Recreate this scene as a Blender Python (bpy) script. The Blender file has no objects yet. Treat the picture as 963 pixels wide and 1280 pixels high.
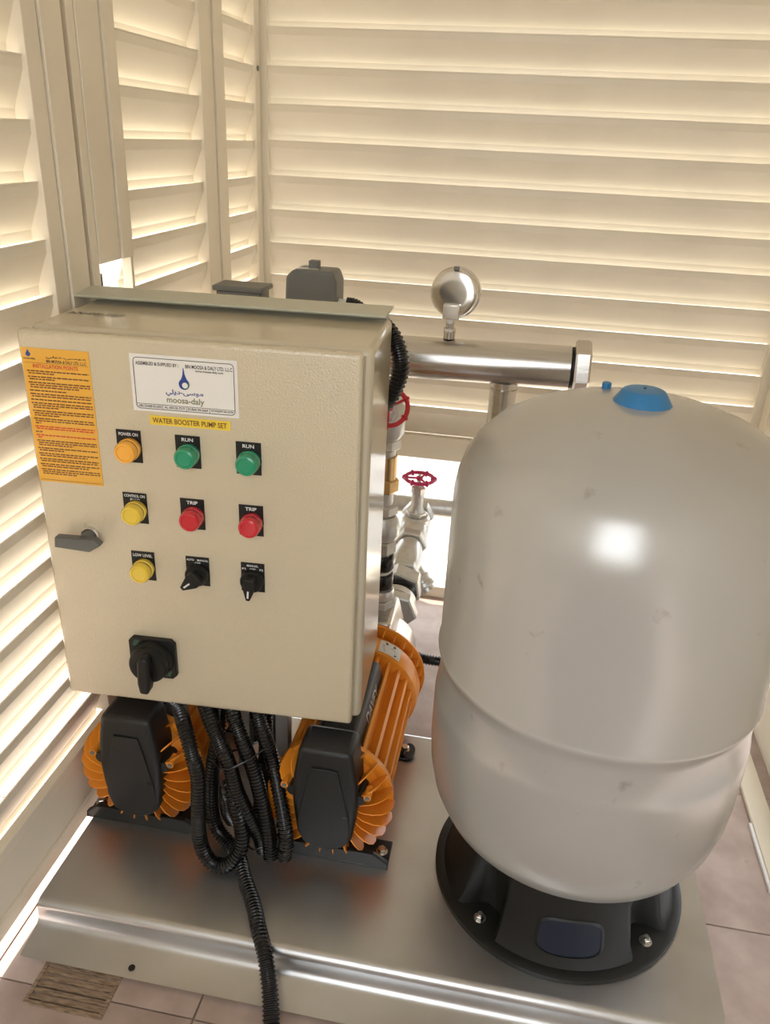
import bpy, math, random
from mathutils import Vector, Matrix
from math import sin, cos, pi, radians
random.seed(7)
S = bpy.context.scene
COL = S.collection

# ------------------------------------------------------------------ camera
cam_data = bpy.data.cameras.new('camera'); cam = bpy.data.objects.new('camera', cam_data); COL.objects.link(cam)
cam_data.sensor_fit = 'HORIZONTAL'; cam_data.sensor_width = 36.0; cam_data.lens = 1002.79/963*36.0
cam_data.clip_start = .02; cam_data.clip_end = 300
r_ = Vector((0.983155, 0.177485, 0.043659)); u_ = Vector((-0.114125, 0.409526, 0.905132)); f_ = Vector((-0.142768, 0.894867, -0.422883))
M = Matrix((r_, u_, -f_)).transposed().to_4x4(); M.translation = Vector((0.69637, -1.01364, 1.23249))
cam.matrix_world = M
S.camera = cam

# ------------------------------------------------------------------ world, sun, exposure
W = bpy.data.worlds.new('world'); S.world = W; W.use_nodes = True
bg = W.node_tree.nodes['Background']; bg.inputs[0].default_value = (.92, .96, 1.0, 1); bg.inputs[1].default_value = 2.9
sd = bpy.data.lights.new('sun', 'SUN'); sd.energy = 7.0; sd.angle = radians(.6); sd.color = (1, .93, .82)
sun = bpy.data.objects.new('sun', sd); COL.objects.link(sun)
sun.rotation_euler = Vector((-.90, .36, .70)).to_track_quat('Z', 'Y').to_euler()
S.view_settings.view_transform = 'Standard'; S.view_settings.look = 'None'
S.view_settings.exposure = 0.80; S.view_settings.gamma = 1.0; S.view_settings.use_curve_mapping = False

# ------------------------------------------------------------------ materials
def mat(name, col, rough=.5, metal=0.0, var=0.0, vscale=20, bump=0.0, bscale=200, coat=0.0, col2=None, stretch=None, spec=None, detail=4, trans=0.0):
    m = bpy.data.materials.new(name); m.use_nodes = True; nt = m.node_tree; crough = .08 if coat > .55 else .13
    b = nt.nodes['Principled BSDF']
    b.inputs['Base Color'].default_value = (*col, 1); b.inputs['Roughness'].default_value = rough; b.inputs['Metallic'].default_value = metal
    if coat: b.inputs['Coat Weight'].default_value = coat; b.inputs['Coat Roughness'].default_value = crough
    if spec is not None: b.inputs['Specular IOR Level'].default_value = spec
    if trans: b.inputs['Transmission Weight'].default_value = trans
    tc = nt.nodes.new('ShaderNodeTexCoord'); mp = nt.nodes.new('ShaderNodeMapping'); nt.links.new(tc.outputs['Object'], mp.inputs[0])
    if stretch: mp.inputs['Scale'].default_value = stretch
    if var or col2:
        n = nt.nodes.new('ShaderNodeTexNoise'); n.inputs['Scale'].default_value = vscale; n.inputs['Detail'].default_value = detail
        nt.links.new(mp.outputs[0], n.inputs['Vector'])
        rmp = nt.nodes.new('ShaderNodeValToRGB')
        c2 = col2 or tuple(c*(1-var) for c in col)
        rmp.color_ramp.elements[0].color = (*c2, 1); rmp.color_ramp.elements[1].color = (*col, 1)
        rmp.color_ramp.elements[0].position = .35; rmp.color_ramp.elements[1].position = .62
        nt.links.new(n.outputs['Fac'], rmp.inputs[0]); nt.links.new(rmp.outputs[0], b.inputs['Base Color'])
    if bump:
        n2 = nt.nodes.new('ShaderNodeTexNoise'); n2.inputs['Scale'].default_value = bscale; n2.inputs['Detail'].default_value = 2
        nt.links.new(mp.outputs[0], n2.inputs['Vector'])
        bp = nt.nodes.new('ShaderNodeBump'); bp.inputs['Strength'].default_value = bump; bp.inputs['Distance'].default_value = .002
        nt.links.new(n2.outputs['Fac'], bp.inputs['Height']); nt.links.new(bp.outputs[0], b.inputs['Normal']); nt.links.new(bp.outputs[0], b.inputs['Coat Normal'])
    return m
MT = dict(
    louvre=mat('cream_powder_coat', (.82, .745, .615), .38, var=.05, vscale=6, bump=.03, bscale=400),
    frame=mat('cream_frame', (.78, .70, .56), .42, var=.05, vscale=5),
    panel=mat('ral_beige_paint', (.60, .515, .365), .25, var=.03, vscale=4, bump=.5, bscale=330, coat=1.0),
    panel_side=mat('beige_paint_smooth', (.56, .49, .36), .15, bump=.08, bscale=190),
    lip=mat('greyish_beige_paint', (.50, .49, .38), .35, bump=.1, bscale=200),
    tank=mat('silver_beige_paint', (.50, .485, .465), .27, metal=.35, var=.03, vscale=3, bump=.03, bscale=300),
    black=mat('black_plastic', (.009, .009, .008), .42, bump=.12, bscale=500, spec=.35),
    blackgloss=mat('black_rubber', (.007, .007, .007), .24),
    blackpaint=mat('black_paint_steel', (.015, .016, .016), .35, var=.3, vscale=30),
    cover=mat('black_textured_cover', (.009, .0095, .010), .42, bump=.25, bscale=900),
    covertop=mat('dark_grey_cover', (.032, .030, .029), .42, bump=.2, bscale=900),
    orange=mat('orange_paint', (.83, .29, .025), .32, var=.06, vscale=15),
    steel=mat('brushed_stainless', (.60, .57, .53), .25, metal=1, var=.12, vscale=8, bump=.05, bscale=120, stretch=(1, 14, 14)),
    sheet=mat('stainless_sheet', (.57, .575, .58), .31, metal=.92, col2=(.47, .46, .45), vscale=5, bump=.05, bscale=150, detail=6),
    chrome=mat('polished_chrome', (.66, .64, .61), .17, metal=1),
    bolt=mat('zinc_bolt', (.72, .70, .66), .25, metal=1, var=.2, vscale=150),
    galv=mat('galvanised_fitting', (.66, .66, .64), .33, metal=.6, var=.12, vscale=60, bump=.1, bscale=200),
    brass=mat('brass', (.62, .42, .20), .25, metal=1, var=.15, vscale=60),
    red=mat('red_painted_wheel', (.55, .02, .03), .35, var=.1, vscale=80),
    redglare=mat('red_wheel_glare_tint', (.60, .03, .15), .35, var=.1, vscale=80),  # red wheel, with the magenta of glare mixed into its colour
    blue=mat('blue_plastic', (.03, .20, .45), .42),
    bluedark=mat('dark_blue_plastic', (.004, .010, .024), .3),
    grey=mat('grey_plastic', (.15, .15, .14), .45, bump=.05, bscale=300),
    handle=mat('dark_grey_handle', (.11, .112, .105), .4),
    tile=mat('terracotta_tile', (.44, .335, .285), .5, col2=(.32, .235, .195), vscale=9, bump=.12, bscale=120, detail=8),
    tile2=mat('terracotta_tile_pale', (.47, .365, .315), .5, col2=(.36, .265, .22), vscale=12, bump=.12, bscale=120, detail=8),
    grout=mat('dirty_grout', (.28, .21, .17), .85, var=.3, vscale=40),
    rust=mat('weathered_grate', (.33, .23, .15), .7, col2=(.15, .10, .06), vscale=60, stretch=(1, 6, 1)),
    caulk=mat('white_caulk', (.85, .84, .82), .5),
    ground=mat('sunlit_concrete', (.25, .24, .225), .9, var=.08, vscale=1),
    ceiling=mat('cream_ceiling', (.76, .72, .64), .7, var=.03),
    amber=mat('amber_lens', (.90, .42, .04), .15, coat=.6),
    yellow=mat('yellow_lens', (.78, .55, .05), .15, coat=.6),
    green=mat('green_lens', (.01, .28, .14), .15, coat=.6),
    redlens=mat('red_lens', (.55, .012, .025), .15, coat=.6),
    white=mat('white_sticker', (.80, .77, .72), .3),
    sticker=mat('orange_sticker', (.80, .42, .055), .25, var=.04, vscale=10),
    yellowtape=mat('yellow_tape', (.84, .60, .06), .25),
    ink=mat('black_ink', (.03, .025, .025), .4),
    brownink=mat('brown_ink', (.16, .06, .015), .4),
    redink=mat('red_ink', (.60, .05, .02), .4),
    blueink=mat('blue_ink', (.02, .05, .25), .35),
    greenink=mat('green_ink', (.06, .16, .10), .35),
    greyink=mat('grey_ink', (.22, .22, .12), .4),
    whiteink=mat('white_ink', (.75, .75, .74), .4),
    tagm=mat('silver_label', (.62, .60, .56), .35, metal=.2),
)

def scuffs(m):
    nt = m.node_tree; b = nt.nodes['Principled BSDF']; src = b.inputs['Base Color'].links[0].from_socket
    tc = nt.nodes.new('ShaderNodeTexCoord'); n = nt.nodes.new('ShaderNodeTexNoise'); n.inputs['Scale'].default_value = 22; n.inputs['Detail'].default_value = 8
    nt.links.new(tc.outputs['Object'], n.inputs['Vector'])
    r = nt.nodes.new('ShaderNodeValToRGB'); r.color_ramp.elements[0].position = .67; r.color_ramp.elements[1].position = .76
    r.color_ramp.elements[0].color = (0, 0, 0, 1); r.color_ramp.elements[1].color = (.5, .5, .5, 1)
    nt.links.new(n.outputs['Fac'], r.inputs[0])
    mx = nt.nodes.new('ShaderNodeMix'); mx.data_type = 'RGBA'; nt.links.new(r.outputs[0], mx.inputs[0]); nt.links.new(src, mx.inputs[6])
    mx.inputs[7].default_value = (.25, .21, .17, 1); nt.links.new(mx.outputs[2], b.inputs['Base Color'])
scuffs(MT['tank']); scuffs(MT['tile']); scuffs(MT['tile2'])

# ------------------------------------------------------------------ mesh helpers
def rotto(d):
    return Vector(d).normalized().to_track_quat('Z', 'Y').to_matrix()
class MB:
    def __init__(s): s.v = []; s.f = []; s.flat = set()
    def add(s, vs, fs, flat=False):
        o = len(s.v); s.v += [tuple(v) for v in vs]
        for f in fs:
            if flat: s.flat.add(len(s.f))
            s.f.append(tuple(i+o for i in f))
        return s
    def box(s, x0, x1, y0, y1, z0, z1, R=None, c=None):
        vs = [Vector((x, y, z)) for z in (z0, z1) for y in (y0, y1) for x in (x0, x1)]
        if R: vs = [R @ v for v in vs]
        if c: vs = [v+Vector(c) for v in vs]
        return s.add(vs, [(0, 2, 3, 1), (4, 5, 7, 6), (0, 1, 5, 4), (2, 6, 7, 3), (0, 4, 6, 2), (1, 3, 7, 5)], True)
    def lathe(s, prof, o=(0, 0, 0), d=(0, 0, 1), seg=32, ph=0, flat=False, sx=1, sy=1):
        R = rotto(d); o = Vector(o); vs = []; fs = []; n = len(prof)
        for r, t in prof:
            for k in range(seg):
                a = 2*pi*k/seg+ph; vs.append(o+R @ Vector((r*cos(a)*sx, r*sin(a)*sy, t)))
        for i in range(n-1):
            for k in range(seg):
                a = i*seg+k; b = i*seg+(k+1) % seg; fs.append((a, b, b+seg, a+seg))
        s.add(vs, fs, flat)
        if prof[0][0] > 1e-6: s.add(vs[:seg], [tuple(range(seg))[::-1]], True)
        if prof[-1][0] > 1e-6: s.add(vs[-seg:], [tuple(range(seg))], True)
        return s
    def cyl(s, r, a, b, seg=24, flat=False, ph=0, bev=0):
        a = Vector(a); b = Vector(b); L = (b-a).length
        p = [(r, 0), (r, L)] if not bev else [(r-bev, 0), (r, bev), (r, L-bev), (r-bev, L)]
        return s.lathe(p, a, b-a, seg, ph, flat)
    def hexa(s, r, a, b, bev=.003, ph=0):
        a = Vector(a); b = Vector(b); L = (b-a).length
        return s.lathe([(r-bev, 0), (r, bev), (r, L-bev), (r-bev, L)], a, b-a, 6, ph, True)
    def tube(s, pts, rf, seg=12, closed=False):
        P = [Vector(p) for p in pts]; n = len(P); vs = []; fs = []; up = None
        for i in range(n):
            t = (P[(i+1) % n]-P[i-1]) if closed else (P[min(i+1, n-1)]-P[max(i-1, 0)])
            t.normalize()
            if up is None: up = Vector((0, 0, 1)) if abs(t.z) < .8 else Vector((0, 1, 0))
            e = up.cross(t).normalized(); up = t.cross(e).normalized()
            r = rf(i) if callable(rf) else rf
            for k in range(seg):
                a = 2*pi*k/seg; vs.append(P[i]+(e*cos(a)+up*sin(a))*r)
        m = n if closed else n-1
        for i in range(m):
            for k in range(seg):
                a = i*seg+k; b = i*seg+(k+1) % seg; c = ((i+1) % n)*seg
                fs.append((a, b, c+(k+1) % seg, c+k))
        s.add(vs, fs)
        if not closed: s.add(vs[:seg], [tuple(range(seg))[::-1]], True); s.add(vs[-seg:], [tuple(range(seg))], True)
        return s
    def prism(s, poly, y0, y1, flat=True, ax='y'):
        # poly in (x,z) extruded along y, or ax='x': (y,z) along x, or 'z': (x,y) along z
        def P(a, b, t): return {'y': (a, t, b), 'x': (t, a, b), 'z': (a, b, t)}[ax]
        n = len(poly); vs = [P(a, b, y0) for a, b in poly]+[P(a, b, y1) for a, b in poly]
        s.add(vs, [(i, (i+1) % n, (i+1) % n+n, i+n) for i in range(n)], flat)
        s.add(vs, [tuple(range(n))[::-1], tuple(range(n, 2*n))], True)
        return s
    def mesh(s, name, m, smooth=True):
        me = bpy.data.meshes.new(name); me.from_pydata(s.v, [], s.f); me.materials.append(m)
        import bmesh
        b = bmesh.new(); b.from_mesh(me); b.faces.ensure_lookup_table()
        for i, f in enumerate(b.faces): f.smooth = smooth and i not in s.flat
        bmesh.ops.remove_doubles(b, verts=b.verts, dist=1e-6)
        bmesh.ops.recalc_face_normals(b, faces=b.faces)
        b.to_mesh(me); b.free()
        if smooth:
            try: me.set_sharp_from_angle(angle=radians(38))
            except Exception: pass
        return me
    def build(s, name, m, parent=None, bevel=0, loc=None, rot=None, smooth=True, subsurf=0):
        o = bpy.data.objects.new(name, s.mesh(name, m, smooth)); COL.objects.link(o)
        if parent: o.parent = parent
        if loc: o.location = loc
        if rot: o.rotation_euler = rot
        if bevel:
            md = o.modifiers.new('bevel', 'BEVEL'); md.width = bevel; md.segments = 3; md.limit_method = 'ANGLE'; md.angle_limit = radians(30)
            md.harden_normals = False
            for p in o.data.polygons: p.use_smooth = True
        return o
def tag(o, label, cat, group=None):
    o['label'] = label; o['category'] = cat
    if group: o['group'] = group
    return o
def thing(name, label, cat, loc=(0, 0, 0), rz=0, group=None):
    o = bpy.data.objects.new(name, None); COL.objects.link(o); o.location = loc; o.rotation_euler = (0, 0, rz); o.empty_display_size = .05
    return tag(o, label, cat, group)
def struct(name, loc=(0, 0, 0)):
    o = bpy.data.objects.new(name, None); COL.objects.link(o); o.location = loc; o['kind'] = 'structure'; o.empty_display_size = .05
    return o
def inst(src, parent, loc=None, rot=None):
    o = src.copy(); COL.objects.link(o); o.parent = parent
    if loc is not None: o.location = loc
    if rot is not None: o.rotation_euler = rot
    return o
def spline(pts, n):
    P = [Vector(p) for p in pts]; P = [P[0]*2-P[1]]+P+[P[-1]*2-P[-2]]; out = []
    for i in range(1, len(P)-2):
        for k in range(n):
            t = k/n; a, b, c, d = P[i-1:i+3]
            out.append(.5*((2*b)+(c-a)*t+(2*a-5*b+4*c-d)*t*t+(3*b-a-3*c+d)*t**3))
    out.append(P[-2]); return out
def resample(P, step):
    L = [0]
    for i in range(1, len(P)): L.append(L[-1]+(P[i]-P[i-1]).length)
    n = max(2, int(L[-1]/step)); out = []; j = 0
    for k in range(n+1):
        t = L[-1]*k/n
        while j < len(L)-2 and L[j+1] < t: j += 1
        q = (t-L[j])/max(L[j+1]-L[j], 1e-9); out.append(P[j].lerp(P[j+1], q))
    return out
def corrugated(pts, r, pitch=.0062):
    # pipe with rounded ribs: four rings per rib
    P = resample(spline(pts, 12), pitch/4)
    rr = (r, r, r*.84, r*.84)
    return MB().tube(P, lambda i: rr[i % 4], 14)
def fit_text(name, s, m, parent, x0, x1, z0, z1, y, flip=False, rot=None, origin=None, keep=False):
    # a line of lettering filling the rectangle x0..x1, z0..z1 of a plane facing -y
    cu = bpy.data.curves.new(name, 'FONT'); cu.body = s; cu.resolution_u = 3; cu.size = 1; cu.offset = .020
    tmp = bpy.data.objects.new('tmp', cu); COL.objects.link(tmp)
    bpy.context.view_layer.update()
    me = bpy.data.meshes.new_from_object(tmp.evaluated_get(bpy.context.evaluated_depsgraph_get()))
    bpy.data.objects.remove(tmp); bpy.data.curves.remove(cu)
    xs = [v.co.x for v in me.vertices]; ys = [v.co.y for v in me.vertices]
    if not xs: return None
    ax, bx, ay, by = min(xs), max(xs), min(ys), max(ys)
    for v in me.vertices:
        u = (v.co.x-ax)/max(bx-ax, 1e-6); w = (v.co.y-ay)/max(by-ay, 1e-6)
        v.co = (x0+u*(x1-x0), y, z0+w*(z1-z0))
    me.materials.clear(); me.materials.append(m); me.name = name
    o = bpy.data.objects.new(name, me); COL.objects.link(o); o.parent = parent
    if rot: o.rotation_euler = rot
    if origin: o.location = origin
    return o

# ================================================================== THE SETTING
XL, XR, YB = -.02, 1.340, 1.157
YF = -1.62; ZT = 2.32
g = MB().box(-40, 40, -40, 40, -.06, -.03).build('ground', MT['ground']); g['kind'] = 'structure'

# floor: mortar bed with every tile on it
fl = MB().box(-.45, 1.75, -1.70, 1.30, -.03, -.004).build('floor', MT['grout']); fl['kind'] = 'structure'
tm = [MB().box(-.1685, .1685, -.1705, .1705, -.012, 0).mesh('tile', MT[k]) for k in ('tile', 'tile2')]
for i in range(-2, 5):
    for j in range(-5, 3):
        x0 = -.0185+.3405*i+.1702; y0 = .057+.3435*j+.1717
        if x0+.17 > 1.75 or y0-.17 > 1.25: continue
        o = bpy.data.objects.new('tile', tm[(i*3+j*5+(i*j)) % 2]); COL.objects.link(o); o.parent = fl
        o.location = (x0, y0, random.uniform(-.0006, .0006)); o.rotation_euler = (random.uniform(-.002, .002), random.uniform(-.002, .002), 0)

c = MB().box(-.12, 1.45, YF, 1.26, ZT, ZT+.06).build('ceiling', MT['ceiling']); c['kind'] = 'structure'

# louvre blade: inner flange on top, slope falling outwards, outer lip
def slat_mesh(L, pitch):
    t = .0015; s_ = pitch/.0834
    D = .0205
    p = [(0, 0), (0, -.018*s_), (D, -.070*s_), (D, -.0856*s_)]
    q = [(t+.0, 0), (t, -.0175*s_), (D+t, -.0695*s_), (D+t, -.0856*s_)]
    m = MB().prism(p+q[::-1], 0, L, ax='x')
    # thin hem under the flange and on the lip
    m.box(0, L, -.0015, .0005, -.0025, 0)
    return m.mesh('louvre_slat', MT['louvre'], smooth=False)
def slats(parent, a0, a1, plane, side, rows):
    """side: 'left','back','right'; rows: list of (z_top, pitch)"""
    L = a1-a0; cache = {}
    for z, pt in rows:
        if pt not in cache: cache[pt] = slat_mesh(L, pt)
        o = bpy.data.objects.new('louvre_slat', cache[pt]); COL.objects.link(o); o.parent = parent
        if side == 'back': o.location = (a0, plane, z)
        elif side == 'left': o.location = (plane, a0, z); o.rotation_euler = (0, 0, pi/2)
        else: o.location = (plane, a1, z); o.rotation_euler = (0, 0, -pi/2)
PB = .0834
rowsB = [(1.4647-PB*k, PB) for k in range(-10, 12)]            # lowest blade 0.547 -> 0.464
PL = .0811
rowsL = [(1.3145-PL*k, PL) for k in range(-12, 14)]            # panel near the camera
# back wall -----------------------------------------------------
wb = struct('wall_back')
slats(wb, XL+.022, XR-.022, YB+.004, 'back', rowsB)
MB().box(XL-.05, XL+.022, YB, YB+.055, .0, ZT).build('frame_post', MT['frame'], wb, .002)
MB().box(XR-.022, XR+.05, YB, YB+.055, .0, ZT).build('frame_post', MT['frame'], wb, .002)
MB().box(XL+.022, XR-.022, YB, YB+.05, .392, .461).build('middle_rail', MT['frame'], wb, .002)
MB().box(XL+.0, XR, 1.045, YB+.06, 0.0, .036).build('bottom_sill', MT['frame'], wb, .002)
# left wall -----------------------------------------------------
wl = struct('wall_left')
slats(wl, -.335, .142, XL-.004, 'left', [r for r in rowsL if r[0] > .26])
slats(wl, -.640, -.445, XL-.004, 'left', [r for r in rowsL if r[0] > .26])
MB().box(XL-.05, XL, -.445, -.335, .182, ZT).build('frame_post', MT['frame'], wl, .002)
MB().box(XL-.04, XL-.01, YF, -.640, .182, ZT).build('door_leaf', MT['frame'], wl, .002)
rowsC = [(1.4647-PB*k+.0-.004, PB) for k in range(-10, 15) if 1.4647-PB*k > .26]
slats(wl, .392, .772, XL-.004, 'left', rowsC)
slats(wl, .892, 1.118, XL-.004, 'left', rowsC)
def post(y0, y1, x0=0.0, z0=.19, z1=ZT, x1=-.055, nm='frame_post'):
    return MB().box(XL+x1, XL+x0, y0, y1, z0, z1).build(nm, MT['frame'], wl, .0012)
post(.140, .178, .004); post(.180, .236, .008)
post(.237, .256, -.012)
NZ0, NZ1 = .90, 1.018        # lock cut-out in the closing stile
post(.257, .279, .004)
for a, b, d in ((.280, .352, .006), (.354, .394, .010)):
    post(a, b, d, NZ1); post(a, b, d, .19, NZ0)
post(.385, .394, .008, NZ0, NZ1, -.010)
post(.770, .838, .004); post(.840, .894, .008)
post(1.118, YB, .004)
MB().box(XL-.014, XL, YF, YB, .027, .160).build('bottom_rail', MT['frame'], wl, .002)
MB().box(XL-.014, XL+.004, YF, YB, .164, .188).build('bottom_rail', MT['frame'], wl, .002)
MB().box(XL, XL+.006, YF, YB, .060, .068).build('rail_bead', MT['frame'], wl, .001)
MB().box(XL-.030, XL-.004, .292, .300, .935, 1.000).build('latch_plate', MT['chrome'], wl, .001)
# right wall ----------------------------------------------------
MB().cyl(.006, (XL+.004, 1.136, 1.372), (XL+.006, 1.136, 1.372), 16).build('frame_screw', MT['grey'], wl)
wr = struct('wall_right')
slats(wr, .10, 1.10, XR+.004, 'right', [r for r in rowsB]+[(1.4647-PB*12, PB), (1.4647-PB*13, PB)])
slats(wr, YF, .04, XR+.004, 'right', [r for r in rowsB]+[(1.4647-PB*12, PB), (1.4647-PB*13, PB)])
for a, b in ((.04, .10), (1.10, YB)):
    MB().box(XR, XR+.055, a, b, 0, ZT).build('frame_post', MT['frame'], wr, .002)
MB().box(XR, XR+.05, YF, YB, .0, .10).build('bottom_rail', MT['frame'], wr, .002)
MB().box(XR-.004, XR, YF, YB, .104, .150).build('bottom_rail', MT['frame'], wr, .002)
wf = struct('wall_front')
for a, b in ((XL, .22), (1.0, XR)):
    MB().box(a-.01, b+.01, YF-.05, YF-.01, 0, ZT).build('door_leaf', MT['frame'], wf, .002)
MB().box(.23, .99, YF-.05, YF-.01, 2.06, ZT).build('door_header', MT['frame'], wf, .002)
MB().box(.23, .99, YF-.05, YF-.01, 0, .62).build('low_light_block', MT['frame'], wf, .002)  # unseen half-height blocker, added to keep front light off the lower room
# flat strip on the floor by the right wall
ts = MB().box(1.268, 1.312, .150, 1.04, 0.0005, .010).build('trim_1', MT['frame'], None, .002); ts['kind'] = 'structure'
tsc = MB().box(1.262, 1.2675, .150, .315, .0005, .007).build('caulk_bead', MT['caulk'], ts)

# floor drain half under the skid lip
dr = thing('floor_drain', 'rusty brown ridged floor drain grate under the front left lip of the steel skid', 'drain', (.122, -.272, .0))
m = MB()
for a in ((-.065, .065, -.045, -.039), (-.065, .065, .039, .045), (-.065, -.059, -.039, .039), (.059, .065, -.039, .039)): m.box(*a, .0005, .0045)
m.build('grate_frame', MT['rust'], dr)
for k in range(7): MB().box(-.059, .059, -.036+k*.0108, -.029+k*.0108, .0005, .0035).build('grate_bar', MT['rust'], dr)

# ================================================================== SKID
sk = thing('steel_skid', 'folded stainless steel skid plate on the tiled floor carrying pumps and tank', 'base plate', (.012, 0, 0))
SX = 1.101
def arc(cy, cz, r, a0, a1, n=6): return [(cy+r*cos(radians(a0+(a1-a0)*k/n)), cz+r*sin(radians(a0+(a1-a0)*k/n))) for k in range(n+1)]
outer = [(-.252, .006), (-.252, .0075)]+[(-.250, .0085)]+arc(-.203, .020, .006, 270, 360, 4)[0:0]
top = [(-.252, .010), (-.206, .016)]+arc(-.200, .026, .010, 250, 330, 4)[0:0]+[(-.199, .019), (-.193, .026), (-.191, .040)]+arc(-.177, .045, .015, 175, 90, 6)+[(.352, .060)]+arc(.352, .045, .015, 85, 0, 5)+[(.370, .004)]
bot = [(y+(.0 if abs(z-.06) < .001 else (.0022 if y < 0 else -.0022)), z-.0022 if (z > .058 or y < -.2) else z-.0008) for y, z in top]
m = MB(); n = len(top); vs = []
for x in (0, SX):
    for y, z in top: vs.append((x, y, z))
    for y, z in bot: vs.append((x, y, z))
fs = []
for i in range(n-1):
    fs.append((i, i+1, 2*n+i+1, 2*n+i)); fs.append((n+i, 3*n+i, 3*n+i+1, n+i+1))
    fs.append((i, n+i, n+i+1, i+1)); fs.append((2*n+i, 2*n+i+1, 3*n+i+1, 3*n+i))
fs.append((0, 2*n, 3*n, n)); fs.append((n-1, 2*n-1, 4*n-1, 3*n-1))
m.add(vs, fs); m.build('top_sheet', MT['sheet'], sk)
MB().cyl(.0055, (.186, -.236, .0118), (.186, -.236, .0132), 20).build('fixing_hole', MT['blackgloss'], sk)
MB().box(.02, .06, -.17, .35, .0, .056).build('side_runner', MT['sheet'], sk)
MB().box(SX-.06, SX-.02, -.17, .35, .0, .056).build('side_runner', MT['sheet'], sk)

# ================================================================== PRESSURE TANK
tk = thing('pressure_tank', 'large silver beige domed pressure tank on a black foot, at the right of the skid', 'tank', (.864, .06, .06))
prof = [(.0, .140), (.12, .141), (.170, .146), (.197, .158), (.218, .182), (.231, .212), (.239, .252), (.2415, .29), (.2415, .375), (.2395, .390), (.2365, .402), (.2365, .440),
        (.2365, .448), (.2395, .456), (.2415, .462), (.2425, .466), (.2415, .470), (.240, .474), (.2395, .60), (.2392, .70), (.2385, .722), (.235, .745), (.228, .768), (.214, .793), (.190, .817), (.158, .836), (.12, .850), (.075, .860), (.035, .864), (.0, .865)]
MB().lathe([(r, z+.005) for r, z in prof], seg=128).build('vessel', MT['tank'], tk)
# foot ring with three bolt recesses and an oval window
bolts = [radians(a) for a in (-133, -41, 47, 137)]
def foot():
    nseg = 180; m = MB(); vs = []; fs = []
    P = [(.214, .0005), (.214, .009), (.209, .0115), (.199, .0125), (.189, .030), (.172, .095), (.165, .150)]
    for i, (r, z) in enumerate(P):
        for k in range(nseg):
            a = 2*pi*k/nseg; rr = r
            for b in bolts:
                d = (a-b+pi) % (2*pi)-pi
                w = max(0, 1-(abs(d)/.20)**4) if abs(d) < .20 else 0
                if i in (3, 4): rr = rr-w*(.045 if i == 4 else .047)
                if i == 5: rr = rr-w*.025
            vs.append((rr*cos(a), rr*sin(a), z if i != 3 else z))
    for i in range(len(P)-1):
        for k in range(nseg):
            a = i*nseg+k; b = i*nseg+(k+1) % nseg; fs.append((a, b, b+nseg, a+nseg))
    m.add(vs, fs); return m
foot().build('foot_ring', MT['black'], tk)
for b in bolts:
    x, y = .186*cos(b), .186*sin(b)
    bo = MB().cyl(.0105, (x, y, .0125), (x, y, .0145), 24).hexa(.0075, (x, y, .0145), (x, y, .0215), .001, ph=b).cyl(.004, (x, y, .0215), (x, y, .026), 12).build('foot_bolt', MT['bolt'], tk)
# oval window: a raised rim and a dark blue plate, following the cone of the foot
A0 = radians(-86)
def oval(s, off):
    out = []
    for k in range(40):
        t = 2*pi*k/40; ct, st = cos(t), sin(t)
        a = s*.054*(abs(ct)**.55)*(1 if ct > 0 else -1); h = s*.031*(abs(st)**.55)*(1 if st > 0 else -1)
        z = .060+h; r = .189+(z-.030)/(.095-.030)*(.172-.189)+off; an = A0+a/.186
        out.append((r*cos(an), r*sin(an), z))
    return out
o1, o2, o3 = oval(1.03, .0012), oval(.93, .0028), oval(.94, .0018)
n = 40; MB().add(o1+o2, [(i, (i+1) % n, (i+1) % n+n, i+n) for i in range(n)]).build('window_rim', MT['black'], tk)
vs = []
for k in range(0, 21):
    p, q = o3[k], o3[(n-k) % n]
    # k runs over the upper half, its mirror over the lower half at the same angle
    for w in range(5): vs.append(tuple(p[c]+(q[c]-p[c])*w/4 for c in range(3)))
MB().add(vs, [(k*5+w, k*5+w+1, k*5+w+6, k*5+w+5) for k in range(20) for w in range(4)]).build('window_plate', MT['bluedark'], tk)
# blue service cap, eight sided cone
MB().lathe([(.042, .857), (.0425, .863), (.029, .884), (.025, .8865), (.0, .8875)], seg=16, ph=.2).build('service_cap', MT['blue'], tk, .002)
MB().cyl(.0018, (0, 0, .888), (0, 0, .8886), 10).build('cap_dimple', MT['bluedark'], tk)
MB().cyl(.0065, (-.041, .075, .848), (-.041, .075, .872), 16, bev=.001).build('valve_cap', MT['blue'], tk)

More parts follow.
